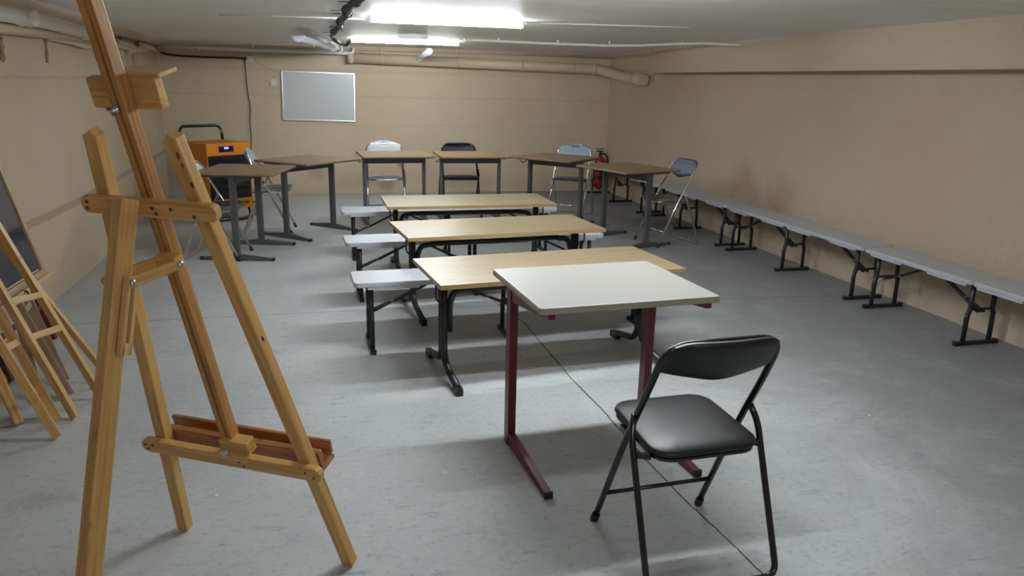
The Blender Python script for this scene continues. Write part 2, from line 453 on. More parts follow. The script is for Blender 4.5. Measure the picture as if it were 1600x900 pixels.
# ================================================================== LIGHTS
def tube_light(a, b, k, label):
    a, b = V(a), V(b); mid = (a + b) / 2; L = (b - a).length
    ang = math.atan2(b.y - a.y, b.x - a.x)
    t = empty('fluorescent_light', (mid.x, mid.y, zceil(mid.y)), ang, label, 'ceiling light', 'bare fluorescent tubes under the ceiling')
    dz = mid.z - zceil(mid.y)
    MB().box((0, 0, -.006), (L + .06, .042, .012), .003).build('batten', M['fixture'], t)
    for s in (-1, 1):
        MB().box((s * (L / 2 + .014), 0, (dz - .02) / 2), (.022, .030, abs(dz) + .02), .003).build('lamp_holder', M['fixture'], t)
    m = mat('tube_glow', (.9, .95, 1), .4, emit=(.93, .985, 1.0), estr=TUBE * k)
    MB().tube([(-L / 2, 0, dz), (L / 2, 0, dz)], .014, 10).build('tube', m, t)
    return t
LT = ['lit fluorescent tube under the ceiling, nearer and wider of the two in view',
      'lit fluorescent tube under the ceiling, farther one near the back wall',
      'lit fluorescent tube above the white-topped red desk, just over the frame',
      'unseen fluorescent tube assumed behind the photographer, adds fill light']
for (a, b), k, lb in zip(TUBES, TSTR, LT): tube_light(a, b, k, lb)

# ================================================================== BIG EASEL (foreground left)
FL, FR = V((-.550, 2.590, 0)), V((.013, 2.269, 0))
EM = (FL + FR) / 2
EU = (FR - FL).normalized(); EN = V((EU.y, -EU.x, 0))       # EN points to the photographer
TH = R(16.2)
EV = V((0, 0, 1)) * math.cos(TH) + EN * math.sin(TH)
EW = EU.cross(EV)                                         # normal of the tilted front plane
if EW.dot(EN) < 0: EW = -EW
def ep(s, t, w_=0.0): return EU * s + EV * t + EW * w_
E = empty('studio_easel', EM, 0, 'large varnished pine studio easel standing open in the foreground, seen from behind', 'easel')
pn = M['pine']
def leg_to_floor(s0, s1, t1):
    return (ep(s0, .012), ep(s1, t1))
stick('leg', pn, E, ep(-.322, .008), ep(-.118, 1.465), .040, .035, EW, top_cut=.012)
stick('leg', pn, E, ep(.322, .008), ep(.116, 1.465), .040, .035, EW, top_cut=.012)
# mast: two rails with a groove between them, plus the top end
mast = MB()
L = 1.62
mast.box((-.0125, 0, L / 2), (.015, .036, L), .003)
mast.box((.0125, 0, L / 2), (.015, .036, L), .003)
mast.box((0, 0, L / 2), (.012, .024, L), 0)
mast.build('mast', M['pine_dark'], E, frame(ep(0.0, .43, .0), ep(0.0, 2.2) - ep(0.0, .43), EW))
rounded_board('crossbar', pn, E, ep(-.195, 1.280, .032), ep(.215, 1.280, .032), .046, .024, EW, .018)
rounded_board('crossbar', pn, E, ep(-.318, .428, .032), ep(.325, .428, .032), .048, .024, EW, .022)
for nm_, ss, rr_ in (('screws', ((-.172, 1.290), (-.178, 1.272), (.085, 1.286), (.150, 1.270), (.03, 1.285), (.036, 1.27)), .005),
                    ('screws', ((-.300, .436), (-.294, .42), (-.272, .437), (.275, .436), (.300, .42), (.045, .431), (.06, .418)), .004)):
    for s_, t_ in ss:
        MB().lathe([(rr_, 0), (rr_, .0015), (.002, .002)], frame(ep(s_, t_, .0445), EW), 10).build('screw', M['pine_red'], E)
# rear prop leg (hinged behind the upper crossbar)
top = ep(-.017, 1.318, .070); foot = EN * .80 + V((0, 0, .012))
rl = MB(); d = foot - top; Lr = d.length
rl.box((0, 0, Lr / 2), (.045, .045, Lr), .004)
rl.build('rear_leg', pn, E, frame(foot, top - foot, EU + EN * .35))
dirr = (foot - top).normalized()
# slotted guide board along the side of the rear leg
q0 = top + dirr * .19 + EU * .036 - EN * .004; q1 = top + dirr * .385 + EU * .036 - EN * .004
g = MB(); gl = (q1 - q0).length
g.box((-.012, 0, gl / 2), (.011, .016, gl), .002).box((.012, 0, gl / 2), (.011, .016, gl), .002)
g.box((0, 0, gl - .015), (.03, .016, .03), .002).box((0, 0, .015), (.03, .016, .03), .002)
g.build('slotted_guide', M['pine_pale'], E, frame(q0, q1 - q0, EU))
# two links from the rear leg to the block on the mast, with bolts
l0 = top + dirr * .205; l1 = ep(.018, 1.128, .046)
for off in (.040, -.034):
    ext = (l1 - l0).normalized() * .012
    rounded_board('strut', pn, E, l0 + EU * off - ext, l1 + EU * off + ext, .026, .013, EU, .012)
stick('strut_block', pn, E, l1 - EU * .030 - EW * .012, l1 + EU * .034 - EW * .012, .040, .034, EW)
for p in (l0 + EU * .0465, l1 + EU * .0465):
    bb = MB(); bb.lathe([(.0095, 0), (.0095, .002), (.006, .004), (.003, .005)], frame(p, EU)); bb.lathe([(.0035, .003), (.0035, .008), (.002, .009)], frame(p, EU), 8)
    bb.build('bolt', M['zinc'], E)
# upper canvas clamp: a board behind the mast with a lip at its top
rounded_board('clamp_board', pn, E, ep(-.112, 1.555, -.036), ep(.090, 1.555, -.036), .076, .026, EW, .006)
rounded_board('clamp_lip', M['pine_pale'], E, ep(-.045, 1.594, -.078), ep(.088, 1.594, -.078), .072, .012, EV, .006)
def wing_bolt(p, axis, r=.010):
    bb = MB(); bb.lathe([(r, 0), (r, .004), (r * .55, .005), (r * .5, .016), (r * .3, .018)], frame(p, axis), 12)
    for k in (-1, 1): bb.box((k * r * .75, 0, .016), (r * .8, .003, .014), .001, frame(p, axis, (1, 0, 1)))
    return bb.build('wing_bolt', M['zinc'], E)
wing_bolt(ep(-.006, 1.530, .021), EW)
wing_bolt(ep(.010, .470, .046), EW)
# tray on the far side: upright board, floor of the tray and lip
rounded_board('tray_back', M['pine_tray'], E, ep(-.290, .412, -.036), ep(.285, .412, -.036), .080, .020, EW, .004)
rounded_board('tray_floor', M['pine_tray'], E, ep(-.295, .378, -.072), ep(.285, .378, -.072), .060, .012, EV, .004)
rounded_board('tray_lip', M['pine_tray'], E, ep(-.310, .412, -.102), ep(.280, .412, -.102), .050, .012, EW, .004)
rounded_board('tray_block', pn, E, ep(-.022, .472, .010), ep(.078, .472, .010), .050, .040, EW, .005)
# dabs of paint left on the right leg
for s_, t_, w_, rr_, mk in ((.121, 1.42, 0, .005, 'ext_red'), (.126, 1.395, 0, .004, 'ext_red'), (.131, 1.370, 0, .0035, 'cream'), (.137, 1.345, 0, .005, 'pine_red'), (.222, .90, 0, .005, 'pine_red')):
    q_ = ep(s_ + .012, t_, .0205)
    MB().lathe([(rr_, 0), (rr_ * .8, .0006), (.0005, .0009)], frame(q_, EW) @ Matrix.Diagonal((1, 1.8, 1, 1)), 9).build('paint_dab', M[mk], E)

# ================================================================== STACK OF SMALLER EASELS (far left)
def lean_easel(name, label, legs, sec, m, rungs, rear=None, rung_m=None, cat='easel', tray=None, bolts=False, group='smaller easels stacked by the left wall'):
    """legs: two (foot xy, top xyz) pairs; rungs: heights along the legs"""
    (a0, a1), (b0, b1) = [(V((*f, 0)), V(t)) for f, t in legs]
    mid = (a0 + b0) / 2
    e = empty(name, mid, 0, label, cat, group)
    wx, wy = sec
    da, db = (a1 - a0).normalized(), (b1 - b0).normalized()
    face = (b0 - a0).cross(da).normalized()
    if face.x < 0: face = -face
    side = (b0 - a0).normalized()
    up = V((0, 0, .006 + wy * .15))
    stick('leg', m, e, a0 - mid + up, a1 - mid, wx, wy, face, .003)
    stick('leg', m, e, b0 - mid + up, b1 - mid, wx, wy, face, .003)
    for ka, kb, off in rungs:
        p, q = a0 + da * ka - mid + face * off, b0 + db * kb - mid + face * off
        ex = (q - p).normalized() * (wx * .3)
        stick('rung', rung_m or m, e, p - ex, q + ex, .030, .014, face, .003)
    if rear:
        f, t = V((*rear[0], 0)), V(rear[1])
        stick('rear_leg', m, e, f - mid + up, t - mid, wx * .9, wy * .9, face, .003)
    if tray:
        p, q = a0 + da * tray - mid + face * .04, b0 + db * tray - mid + face * .04
        ex = (q - p).normalized() * .10
        stick('tray', M['pine_pale'], e, p - ex, q + ex, .022, .09, face, .003)
    if bolts:
        for s_ in (-.010, .010):
            for t_ in (.135, .158):
                MB().lathe([(.0045, 0), (.0045, .002)], frame(a0 - mid + da * t_ + side * s_ + face * wy * .5, face), 8).build('screw', M['cap'], e)
    return e
lean_easel('sketching_easel', 'pale pine easel leaning at left, its two long legs ending nearest the big easel',
           [((-1.194, 3.626), (-1.736, 3.798, 1.279)), ((-1.134, 3.839), (-1.691, 3.959, 1.279))], (.026, .034), M['pine_pale'],
           [(.42, .40, .012), (.60, .575, .012), (1.0, 1.0, 0)], ((-1.146, 4.067), (-1.735, 3.90, 1.22)))
lean_easel('sketching_easel', 'pine easel at the left edge with the front-most slanting leg, short rung between its legs',
           [((-1.207, 3.422), (-1.759, 3.565, 1.279)), ((-1.264, 3.611), (-1.770, 3.800, 1.275))], (.030, .036), M['pine'],
           [(.445, .40, .014), (.20, .17, -.016), (.95, .95, 0)], ((-1.46, 3.70), (-1.80, 3.66, 1.2)), rung_m=M['pine_pale'])
lean_easel('wooden_stand', 'short greyed wooden stand behind the pale easel at left, darker legs',
           [((-1.296, 3.908), (-1.480, 3.950, .470)), ((-1.373, 4.107), (-1.530, 4.200, .450))], (.028, .040), M['pine_grey'],
           [(.25, .23, -.012), (.46, .44, 0)], ((-1.52, 4.13), (-1.54, 4.08, .40)), cat='stand', group=None)
lean_easel('sketching_easel', 'easel with the thick bolted leg at the very left edge of the photo',
           [((-1.418, 3.600), (-1.830, 3.86, 1.290)), ((-1.58, 3.86), (-1.85, 3.98, 1.28))], (.062, .036), M['pine'],
           [(.22, .22, .02), (.5, .5, 0)], bolts=True)
lean_easel('display_easel', 'dark red stained wooden easel against the left wall holding the dark framed panel',
           [((-1.640, 4.82), (-1.865, 4.88, .90)), ((-1.640, 4.15), (-1.865, 4.20, .90))], (.040, .030), M['pine_red'],
           [(.22, .22, 0), (.75, .75, 0)], tray=.375, group=None)

# dark framed panel resting on the display easel's tray, leaning to the left wall
pa = V((-1.655, 4.83, .420)); pd = V((-.02, -1, 0)).normalized(); pw, ph = .95, .80
tl = R(14); pu = V((-math.sin(tl), 0, math.cos(tl))); pnrm = V((math.cos(tl), 0, math.sin(tl)))
pr = empty('framed_panel', pa, 0, 'wood-framed dark glossy panel leaning against the left wall behind the easels', 'framed picture')
MB().box((0, 0, 0), (pw - .06, ph - .06, .006), 0, Matrix.Translation(pd * pw / 2 + pu * ph / 2) @ Matrix((pd, pu, pd.cross(pu))).transposed().to_4x4()).build('glazing', M['glass_dark'], pr)
for a, c in ((V((0, 0, 0)), pd * pw), (pu * ph, pu * ph + pd * pw)):
    stick('frame_rail', M['frame_wood'], pr, a, c, .035, .024, pnrm, .004)
for a in (V((0, 0, 0)), pd * pw):
    stick('frame_rail', M['frame_wood'], pr, a - pu * .0175, a + pu * (ph + .0175), .035, .024, pnrm, .004)
tag(MB().tube([(-1.70, 4.66, .385), (-1.655, 4.66, .392), (-1.635, 4.62, .360), (-1.63, 4.52, .300), (-1.61, 4.42, .235), (-1.60, 4.34, .215), (-1.60, 4.36, .27), (-1.61, 4.46, .345), (-1.635, 4.52, .392), (-1.70, 4.53, .388)], .005, 8, .04).build('cord', M['cable_black']), 'short black cord looped over the ledge below the dark framed panel', 'cord')

# ================================================================== BROWN SCHOOL DESKS IN AN ARC
def make_desk(top_m):
    t = empty('school_desk', (0, 0, 0))
    W_, D_ = .76, .70
    b = MB(); b.prism(rrect(D_, W_, .02, 3), -.008, .008, bevel=.002)
    bmesh.ops.transform(b.bm, matrix=Matrix.Rotation(R(90), 4, 'Y') @ Matrix.Rotation(0, 4, 'Z'), verts=b.bm.verts[:])
    # local Z of the slab becomes the grain direction (desk width)
    bmesh.ops.transform(b.bm, matrix=Matrix.Rotation(R(90), 4, 'X'), verts=b.bm.verts[:])
    bmesh.ops.delete(b.bm, geom=b.bm.verts[:], context='VERTS')
    b.box((0, 0, 0), (D_, .018, W_), .004)
    o = b.build('tabletop', [top_m], t, Matrix.Translation((0, 0, .741)) @ Matrix((V((0, -1, 0)), V((0, 0, -1)), V((1, 0, 0)))).transposed().to_4x4())
    MB().prism(rrect(W_ + .004, D_ + .004, .012, 3), .7305, .7365).build('edging', M['top_edge'], t)
    for s in (-1, 1):
        x = s * .33
        MB().box((x, 0, .375), (.034, .058, .71), .008).build('column', M['steel_grey'], t)
        # sled foot: deep at the column, tapering to both ends
        prof = [(-.31, .004), (.31, .004), (.31, .022), (.06, .05), (-.06, .05), (-.31, .022)]
        f = MB(); f.prism(prof, -.018, .018, Matrix.Translation((x, 0, 0)) @ Matrix.Rotation(R(90), 4, 'Z') @ Matrix.Rotation(R(90), 4, 'X'), .003)
        fo = f.build('foot', M['steel_grey'], t)
        for k in (-1, 1): MB().box((x, k * .308, .013), (.040, .022, .026), .003).build('foot_cap', M['cap'], fo)
        MB().box((x, 0, .722), (.03, .50, .018), .003).build('bracket', M['steel_grey'], t)
    MB().box((0, 0, .672), (.64, .028, .056), .004).build('crossbar', M['steel_grey'], t)
    h = MB(); h.tube([(-.352, -.02, .70), (-.375, -.06, .665), (-.395, -.09, .668), (-.40, -.10, .69)], .004, 8, .015)
    h.build('bag_hook', M['steel_dark'], t)
    return t
protoA = make_desk(M['brown_top'])
protoT = make_desk(M['tan_top'])
desks = [  # x, y, rotation, label
    (-.745, 7.17, 77, 'brown desk at the left end of the arc, nearest the orange dehumidifier', protoA, True),
    (-.225, 8.02, 47, 'brown desk set diagonally, second from the left in the arc', protoA, False),
    (.68, 8.62, 4, 'brown desk facing the room in front of the pale chair at the back', protoA, False),
    (1.53, 8.60, 0, 'lighter tan-topped desk facing the room in front of the black chair at the back', protoT, True),
    (2.43, 8.27, -47, 'brown desk set diagonally, in front of the fire extinguisher corner', protoA, False),
    (2.86, 7.20, -70, 'brown desk at the right end of the arc beside the blue-backed chair', protoA, False)]
for x, y, a, lb, pro, first in desks:
    o = pro if first else copy_tree(pro)
    o.location = (x, y, 0); o.rotation_euler = (0, 0, R(a))
    tag(o, lb, 'desk', 'school desks set in an arc')

# ================================================================== FOLDING CHAIRS
def make_chair(style, tube_m, seat_m, back_m, cap_m, label):
    """local +Y is the way the sitter faces"""
    t = empty('folding_chair', (0, 0, 0), 0, label, 'chair')
    r = .0115; hw = .205
    # front legs and backrest loop: one bent tube
    pts = [(-hw - .008, .222, .014), (-hw, .0, .47), (-hw + .003, -.105, .655), (-hw + .01, -.185, .815), (hw - .01, -.185, .815), (hw - .003, -.105, .655), (hw, .0, .47), (hw + .008, .222, .014)]
    P = [V(p) for p in pts]
    f = MB(); f.tube(P, r, 12, .095, 7); f.build('frame', tube_m, t)
    # rear legs: a U on the floor
    hr = hw - .022 if style != 'wide' else hw + .022
    hr = hw + .0245
    pr_ = [(-hw - .004, -.030, .535), (-hr, -.06, .475), (-hr, -.248, .0135), (hr, -.248, .0135), (hr, -.06, .475), (hw + .004, -.030, .535)]
    MB().tube(pr_, r * .95, 12, .045, 6).build('rear_leg_loop', tube_m, t)
    MB().tube([(-hw - .002, .155, .150), (hw + .002, .155, .150)], .008, 10).build('stretcher', tube_m, t)
    for s in (-1, 1):
        MB().lathe([(.014, 0), (.0155, .004), (.015, .036), (.0125, .038)], frame(V((s * (hw + .0095), .2265, .001)), V((s * -.02, -.222, .456))), 14).build('rubber_foot', cap_m, t)
    # seat: rounded square pad on a thin steel pan, nose to the front
    def seat_pts(wf, wb, dp, rr, seg=6):
        pts = []
        corners = ((wf / 2, dp / 2, 0), (-wf / 2, dp / 2, 90), (-wb / 2, -dp / 2, 180), (wb / 2, -dp / 2, 270))
        for cx, cy, a0 in corners:
            ox = -math.copysign(rr, cx); oy = -math.copysign(rr, cy)
            for i in range(seg + 1):
                a = R(a0 + 90 * i / seg); pts.append((cx + ox + rr * math.cos(a), cy + oy + rr * math.sin(a)))
        return pts
    sm = Matrix.Translation((0, .03, .438)) @ Matrix.Rotation(R(3), 4, 'X')
    plastic = style.startswith('plastic')
    th = .018 if plastic else .024
    pad = MB()
    sp = seat_pts(.375, .385, .385, .07)
    layers = [(.93, 0), (.985, .006), (1.0, th * .45), (.985, th * .8), (.94, th), (.80, th + .006), (.4, th + .009)]
    rings = []
    for k, z in layers:
        rings.append([pad.bm.verts.new(((x) * (k if k > .9 else k), y * k, z)) for x, y in sp])
    n_ = len(sp)
    for a, b_ in zip(rings, rings[1:]):
        for i in range(n_):
            ff = pad.bm.faces.new((a[i], a[(i + 1) % n_], b_[(i + 1) % n_], b_[i])); ff.smooth = True
    pad.bm.faces.new(rings[0][::-1]); ff = pad.bm.faces.new(rings[-1]); ff.smooth = True
    seat = pad.build('seat', seat_m, t, sm)
    pan = MB(); pan.prism([(x * .97, y * .97) for x, y in sp], -.012, 0.0, bevel=.003)
    pan.build('seat_pan', tube_m, seat)
    for s in (-1, 1):
        MB().bar((s * .188, .10, .428), (s * .200, .02, .432), .012, .02, (0, 0, 1), .001).build('bracket', tube_m, t)
        MB().bar((s * .190, -.12, .428), (s * .222, -.085, .42), .012, .02, (0, 0, 1), .001).build('bracket', tube_m, t)
    # backrest: curved panel that follows the loop
    bk = MB(); nu, nv = 16, 7; grid = []
    wrap = plastic or style == 'pad_wrap'; tk = .040 if wrap else .024
    def back_at(u, v):           # u -1..1, v 0..1 upwards
        wtop = 1 - .10 * v ** 2
        if plastic: ztop = .850 - .075 * abs(u) ** 2.6; zbot = .690 + .02 * abs(u) ** 2
        elif wrap: ztop = .838 - .055 * abs(u) ** 6; zbot = .672 + .030 * abs(u) ** 1.5 - .014 * math.exp(-(u / .4) ** 2) + .02 * (abs(u) > .95)
        else: ztop = .829 - .050 * abs(u) ** 7; zbot = .694 + .026 * abs(u) ** 2 - .012 * math.exp(-(u / .38) ** 2)
        z = zbot + (ztop - zbot) * v
        x = u * (hw - .002) * (1 - .02 * v)
        yb = -.105 - (z - .655) * .50
        y = yb - (.012 if wrap else .035) * (1 - u * u)
        return V((x, y, z))
    for side in (1, -1):
        g_ = []
        for j in range(nv + 1):
            row = []
            for i in range(nu + 1):
                u = -1 + 2 * i / nu; v = j / nv
                edge = (1 - abs(u) ** 6) * (1 - abs(2 * v - 1) ** 6)
                p = back_at(u, v); row.append(bk.bm.verts.new(p + V((0, side * tk * (.25 + .35 * edge), 0))))
            g_.append(row)
        grid.append(g_)
    hole = set()
    if plastic:
        for i in range(6, 10): hole.add((5, i))
    for k, g_ in enumerate(grid):
        for j in range(nv):
            for i in range(nu):
                if (j, i) in hole: continue
                q = (g_[j][i], g_[j][i + 1], g_[j + 1][i + 1], g_[j + 1][i])
                ff = bk.bm.faces.new(q if k == 0 else q[::-1]); ff.smooth = True
    A, B_ = grid
    rim = [(0, i) for i in range(nu)] ;
    for i in range(nu):
        for j in (0, nv): bk.bm.faces.new((A[j][i], A[j][i + 1], B_[j][i + 1], B_[j][i]))
    for j in range(nv):
        for i in (0, nu): bk.bm.faces.new((A[j][i], A[j + 1][i], B_[j + 1][i], B_[j][i]))
    if hole:
        for i in range(6, 10):
            for j in (5, 6): bk.bm.faces.new((A[j][i], A[j][i + 1], B_[j][i + 1], B_[j][i]))
        for i in (6, 10): bk.bm.faces.new((A[5][i], A[6][i], B_[6][i], B_[5][i]))
    bk.build('backrest', back_m, t)
    return t
def place(o, x, y, a): o.location = (x, y, 0); o.rotation_euler = (0, 0, R(a)); return o
ch = make_chair('pad', M['black_gloss'], M['vinyl'], M['vinyl'], M['cap'], 'black padded folding chair in the right foreground, at the white-topped red desk')
place(ch, 1.118, 2.150, 3.5)
place(make_chair('pad_pl', M['chrome'], M['vinyl_slate'], M['pl_pale'], M['cap'], 'chrome folding chair with dark seat behind the leftmost brown desk'), -.985, 7.04, -98)
place(make_chair('plastic', M['chrome'], M['pl_pale'], M['pl_blue'], M['cap'], 'chrome folding chair with pale seat and blue back beside the dehumidifier, seen from the side'), -.62, 8.15, -92)
place(make_chair('plastic', M['chrome'], M['pl_pale'], M['pl_ice'], M['cap'], 'pale plastic folding chair with a handle slot, below the whiteboard side at the back'), .605, 8.97, 180)
place(make_chair('pad', M['black_gloss'], M['vinyl'], M['vinyl_navy'], M['cap'], 'black folding chair with dark padded back behind the tan-topped desk'), 1.475, 8.95, 180)
place(make_chair('plastic', M['chrome'], M['vinyl_blue'], M['pl_blue'], M['cap'], 'pale blue plastic folding chair with handle slot, near the fire extinguisher'), 2.76, 8.74, 148)
place(make_chair('pad_wrap', M['chrome'], M['vinyl_grey'], M['vinyl_blue'], M['cap'], 'chrome folding chair with padded slate-blue back at the right end of the arc'), 3.27, 7.10, 99)

# ================================================================== WHITE FOLDING BENCHES
BL = 1.955
def make_bench(wd=.30):
    t = empty('folding_bench', (0, 0, 0))
    for s in (-1, 1):            # two moulded halves that meet at the fold
        hl = BL / 2 - .003
        b = MB()
        b.prism(rrect(hl, wd, .035, 5), .400, .430, Matrix.Translation((s * (BL / 4), 0, 0)), .006)
        for k in (-1, 1):        # deeper rim, cut away in the middle like a handle
            for x0, x1 in ((.04, .36), (.60, .90)):
                b.box((s * (x0 + x1) / 2, k * (wd / 2 - .012), .394), (x1 - x0, .018, .016), .004)
        b.build('seat_panel', M['plastic_white'], t)
    for x, side in ((-.875, 1), (.035, 1), (.875, -1)):
        f = MB()
        for k in (-1, 1):
            f.tube([(x, k * .085, .40), (x, k * .085, .235), (x, k * .098, .20), (x, k * .100, .025)], .0145, 10, .02)
            f.tube([(x - .006, k * .100, .215), (x + .004, k * .106, .17), (x, k * .100, .13)], .010, 8)
        f.tube([(x, -.10, .235), (x, .10, .235)], .009, 8)
        f.box((x, 0, .39), (.03, .20, .012), .002)
        fr = f.build('leg_frame', M['steel_dark'], t)
        MB().box((x, 0, .014), (.026, wd + .02, .024), .004).build('foot_rail', M['steel_dark'], fr)
        for k in (-1, 1): MB().box((x, k * (wd / 2 + .004), .015), (.031, .020, .029), .004).build('foot_cap', M['cap'], fr)
        g = MB()
        mid = V((x + side * .17, 0, .290))
        g.bar((x, -.02, .215), mid, .011, .026, (0, 1, 0), .001).bar((x, .02, .215), mid, .010, .024, (0, 1, 0), .001)
        g.bar(mid - V((side * .03, 0, .016)), (x + side * .385, 0, .392), .016, .024, (0, 1, 0), .001)
        g.build('brace', M['steel_dark'], t)
        MB().tube([(x + side * .13, -.016, .272), (x + side * .13, .016, .272)], .010, 10).build('brace_lock', M['zinc'], t)
    for x in (-.70, .70):
        MB().tube([(x - .02, -.08, .40), (x - .02, -.08, .345), (x + .02, -.08, .345), (x + .02, -.08, .385)], .004, 8, .02).build('latch_hook', M['steel_dark'], t)
    return t
bench0 = make_bench(.30)
def bench(x, y, a, lb, grp, first=False, s=1.0):
    o = bench0 if first else copy_tree(bench0)
    o.location = (x, y, 0); o.rotation_euler = (0, 0, R(a)); tag(o, lb, 'bench', grp); return o
g1 = 'white folding benches behind the low wooden tables'
bench(1.065, 4.465, 183, 'white folding bench behind the nearest low wooden table', g1, True)
bench(1.045, 5.580, 183, 'white folding bench between the middle and farthest low wooden tables', g1)
bench(1.045, 6.86, 181, 'white folding bench behind the farthest low wooden table', g1)
g2 = 'white folding benches lined up along the right wall'
RB = [(3.79, 'white folding bench on the right wall, nearest, running out of the frame'),
      (5.765, 'white folding bench on the right wall, second from the camera'),
      (7.735, 'white folding bench on the right wall behind the blue-backed chair'),
      (9.70, 'white folding bench on the right wall, last one in the far corner')]
for y, lb in RB:
    x = 3.935 - .024 * (y - 3.8)
    o = bench(x, y, 91.4, lb, g2)

# ================================================================== LOW WOODEN TABLES
def make_table():
    t = empty('low_table', (0, 0, 0))
    W_, D_ = 1.385, .61
    zt = .58
    b = MB(); b.box((0, 0, 0), (D_, .004, W_), 0)
    b.build('top_veneer', M['birch'], t, Matrix.Translation((0, 0, zt - .001)) @ Matrix((V((0, -1, 0)), V((0, 0, -1)), V((1, 0, 0)))).transposed().to_4x4())
    b = MB(); b.box((0, 0, 0), (D_, .020, W_), .0015)
    b.build('tabletop', M['birch_edge'], t, Matrix.Translation((0, 0, zt - .0125)) @ Matrix((V((0, -1, 0)), V((0, 0, -1)), V((1, 0, 0)))).transposed().to_4x4())
    for s in (-1, 1):
        x = s * .60
        lg = MB()
        for k in (-1, 1):
            lg.tube([(x, k * .021, zt - .025), (x, k * .021, .12), (x, k * .07, .070), (x, k * .30, .030)], .019, 12, .035, 6)
            lg.box((x, k * .285, .022), (.034, .085, .038), .004)
        lo = lg.build('leg', M['steel_dark'], t)
        for k in (-1, 1): MB().box((x, k * .322, .0185), (.034, .020, .036), .003).build('foot_cap', M['cap'], lo)
        MB().tube([(x - s * .036, 0, .24), (x - s * .036, 0, .40), (x - s * .060, 0, .460), (x - s * .16, 0, .472)], .018, 10, .08, 6).build('corner_brace', M['steel_dark'], t)
        MB().tube([(x + s * .050, -.05, zt - .024), (x + s * .052, -.05, zt - .135), (x + s * .030, -.05, zt - .165), (x + s * .004, -.05, zt - .150), (x + s * .0, -.05, zt - .10)], .0055, 8, .025).build('latch_hook', M['steel_dark'], t)
        MB().box((x, 0, zt - .030), (.05, .34, .012), .002).build('mount_plate', M['steel_dark'], t)
    MB().tube([(-.47, 0, .472), (.47, 0, .472)], .018, 12).build('rail', M['steel_dark'], t)
    return t
tb = make_table()
for i, (x, y, a, lb) in enumerate([(1.147, 3.975, 7.0, 'low pale wooden table nearest the camera, partly behind the white-topped desk'),
                                   (1.105, 5.150, 7.0, 'low pale wooden table in the middle of the three'),
                                   (1.100, 6.325, 1.3, 'low pale wooden table farthest back of the three')]):
    o = tb if i == 0 else copy_tree(tb)
    place(o, x, y, a); tag(o, lb, 'table', 'low wooden tables in a row')

# ================================================================== RED DESK WITH CREAM TOP
D = empty('school_desk', (1.062, 2.895, 0), R(4.5), 'single desk with cream top and dark red steel legs in front of the black chair', 'desk')
W_, D_ = .745, .625
b = MB(); b.prism(rrect(W_, D_, .018, 5), .733, .760, bevel=.005); b.build('tabletop', [M['cream']], D)
MB().prism(rrect(W_ + .003, D_ + .003, .019, 5), .7365, .7545).build('edging', M['cream_edge'], D)
for s in (-1, 1):
    x = s * .325
    MB().box((x, .165, .365), (.036, .054, .73), .003).build('leg', M['red'], D)
    f = MB(); f.prism([(.19, .004), (-.335, .004), (-.335, .028), (.14, .060), (.19, .060)], -.015, .015, Matrix.Translation((x, 0, 0)) @ Matrix.Rotation(R(90), 4, 'Z') @ Matrix.Rotation(R(90), 4, 'X'), .002)
    fo = f.build('foot', M['red'], D)
    MB().box((x, -.336, .017), (.034, .012, .030), .002).build('foot_cap', M['cap'], fo)
    f = MB(); f.prism([(.19, .731), (-.305, .731), (-.305, .712), (.14, .655), (.19, .655)], -.013, .013, Matrix.Translation((x, 0, 0)) @ Matrix.Rotation(R(90), 4, 'Z') @ Matrix.Rotation(R(90), 4, 'X'), .002)
    f.build('top_bracket', M['red'], D)
MB().box((0, .165, .675), (.62, .022, .045), .003).build('crossbar', M['red'], D)

# ================================================================== DEHUMIDIFIER
dh = empty('dehumidifier', (-1.215, 9.02, 0), R(37), 'orange industrial dehumidifier with black grille and handle in the back left corner', 'dehumidifier')
w2, d2, z0, z1 = .255, .24, .13, .84
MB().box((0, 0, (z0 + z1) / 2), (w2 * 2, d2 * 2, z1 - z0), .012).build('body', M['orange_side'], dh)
MB().box((0, -d2 - .003, z1 - .062), (w2 * 2, .012, .122), .004).build('control_panel', M['orange'], dh)
MB().box((0, -d2 - .003, z0 + .055), (w2 * 2, .012, .108), .004).build('lower_panel', M['orange'], dh)
g = MB(); g.box((0, -d2 - .001, .475), (w2 * 2 - .03, .010, .468), .003)
for i in range(26): g.box((0, -d2 - .008, .255 + i * .0175), (w2 * 2 - .05, .006, .006), 0)
g.build('grille', M['grille'], dh)
MB().box((-.03, -d2 - .010, z1 - .062), (.17, .008, .062), .003).build('display', M['display'], dh)
MB().box((-.03, -d2 - .0145, z1 - .050), (.05, .003, .022), 0).build('display_digits', M['led'], dh)
MB().box((.17, -d2 - .010, z0 + .060), (.055, .006, .022), .002).build('badge', M['grille'], dh)
MB().tube([(-.245, d2 - .02, .14), (-.245, d2 + .03, .55), (-.255, d2 + .05, .995), (.23, d2 + .05, .995), (.23, d2 + .02, .84)], .0165, 12, .07, 6).build('handle', M['black_gloss'], dh)
for s in (-1, 1):
    wm = Matrix.Translation((s * .24, .16, .10)) @ Matrix.Rotation(R(90), 4, 'Y')
    MB().lathe([(.05, -.022), (.095, -.022), (.10, -.014), (.10, .014), (.095, .022), (.05, .022)], wm, 28).build('wheel', M['cap'], dh)
MB().tube([(-.22, -.20, .135), (-.22, -.24, .02), (.22, -.24, .02), (.22, -.20, .135)], .014, 10, .05).build('base_hoop', M['black_gloss'], dh)
MB().tube([(.26, -.18, .20), (.31, -.21, .15), (.30, -.23, .05), (.20, -.27, .02), (.05, -.28, .018)], .014, 10, .05).build('drain_hose', M['cap'], dh)

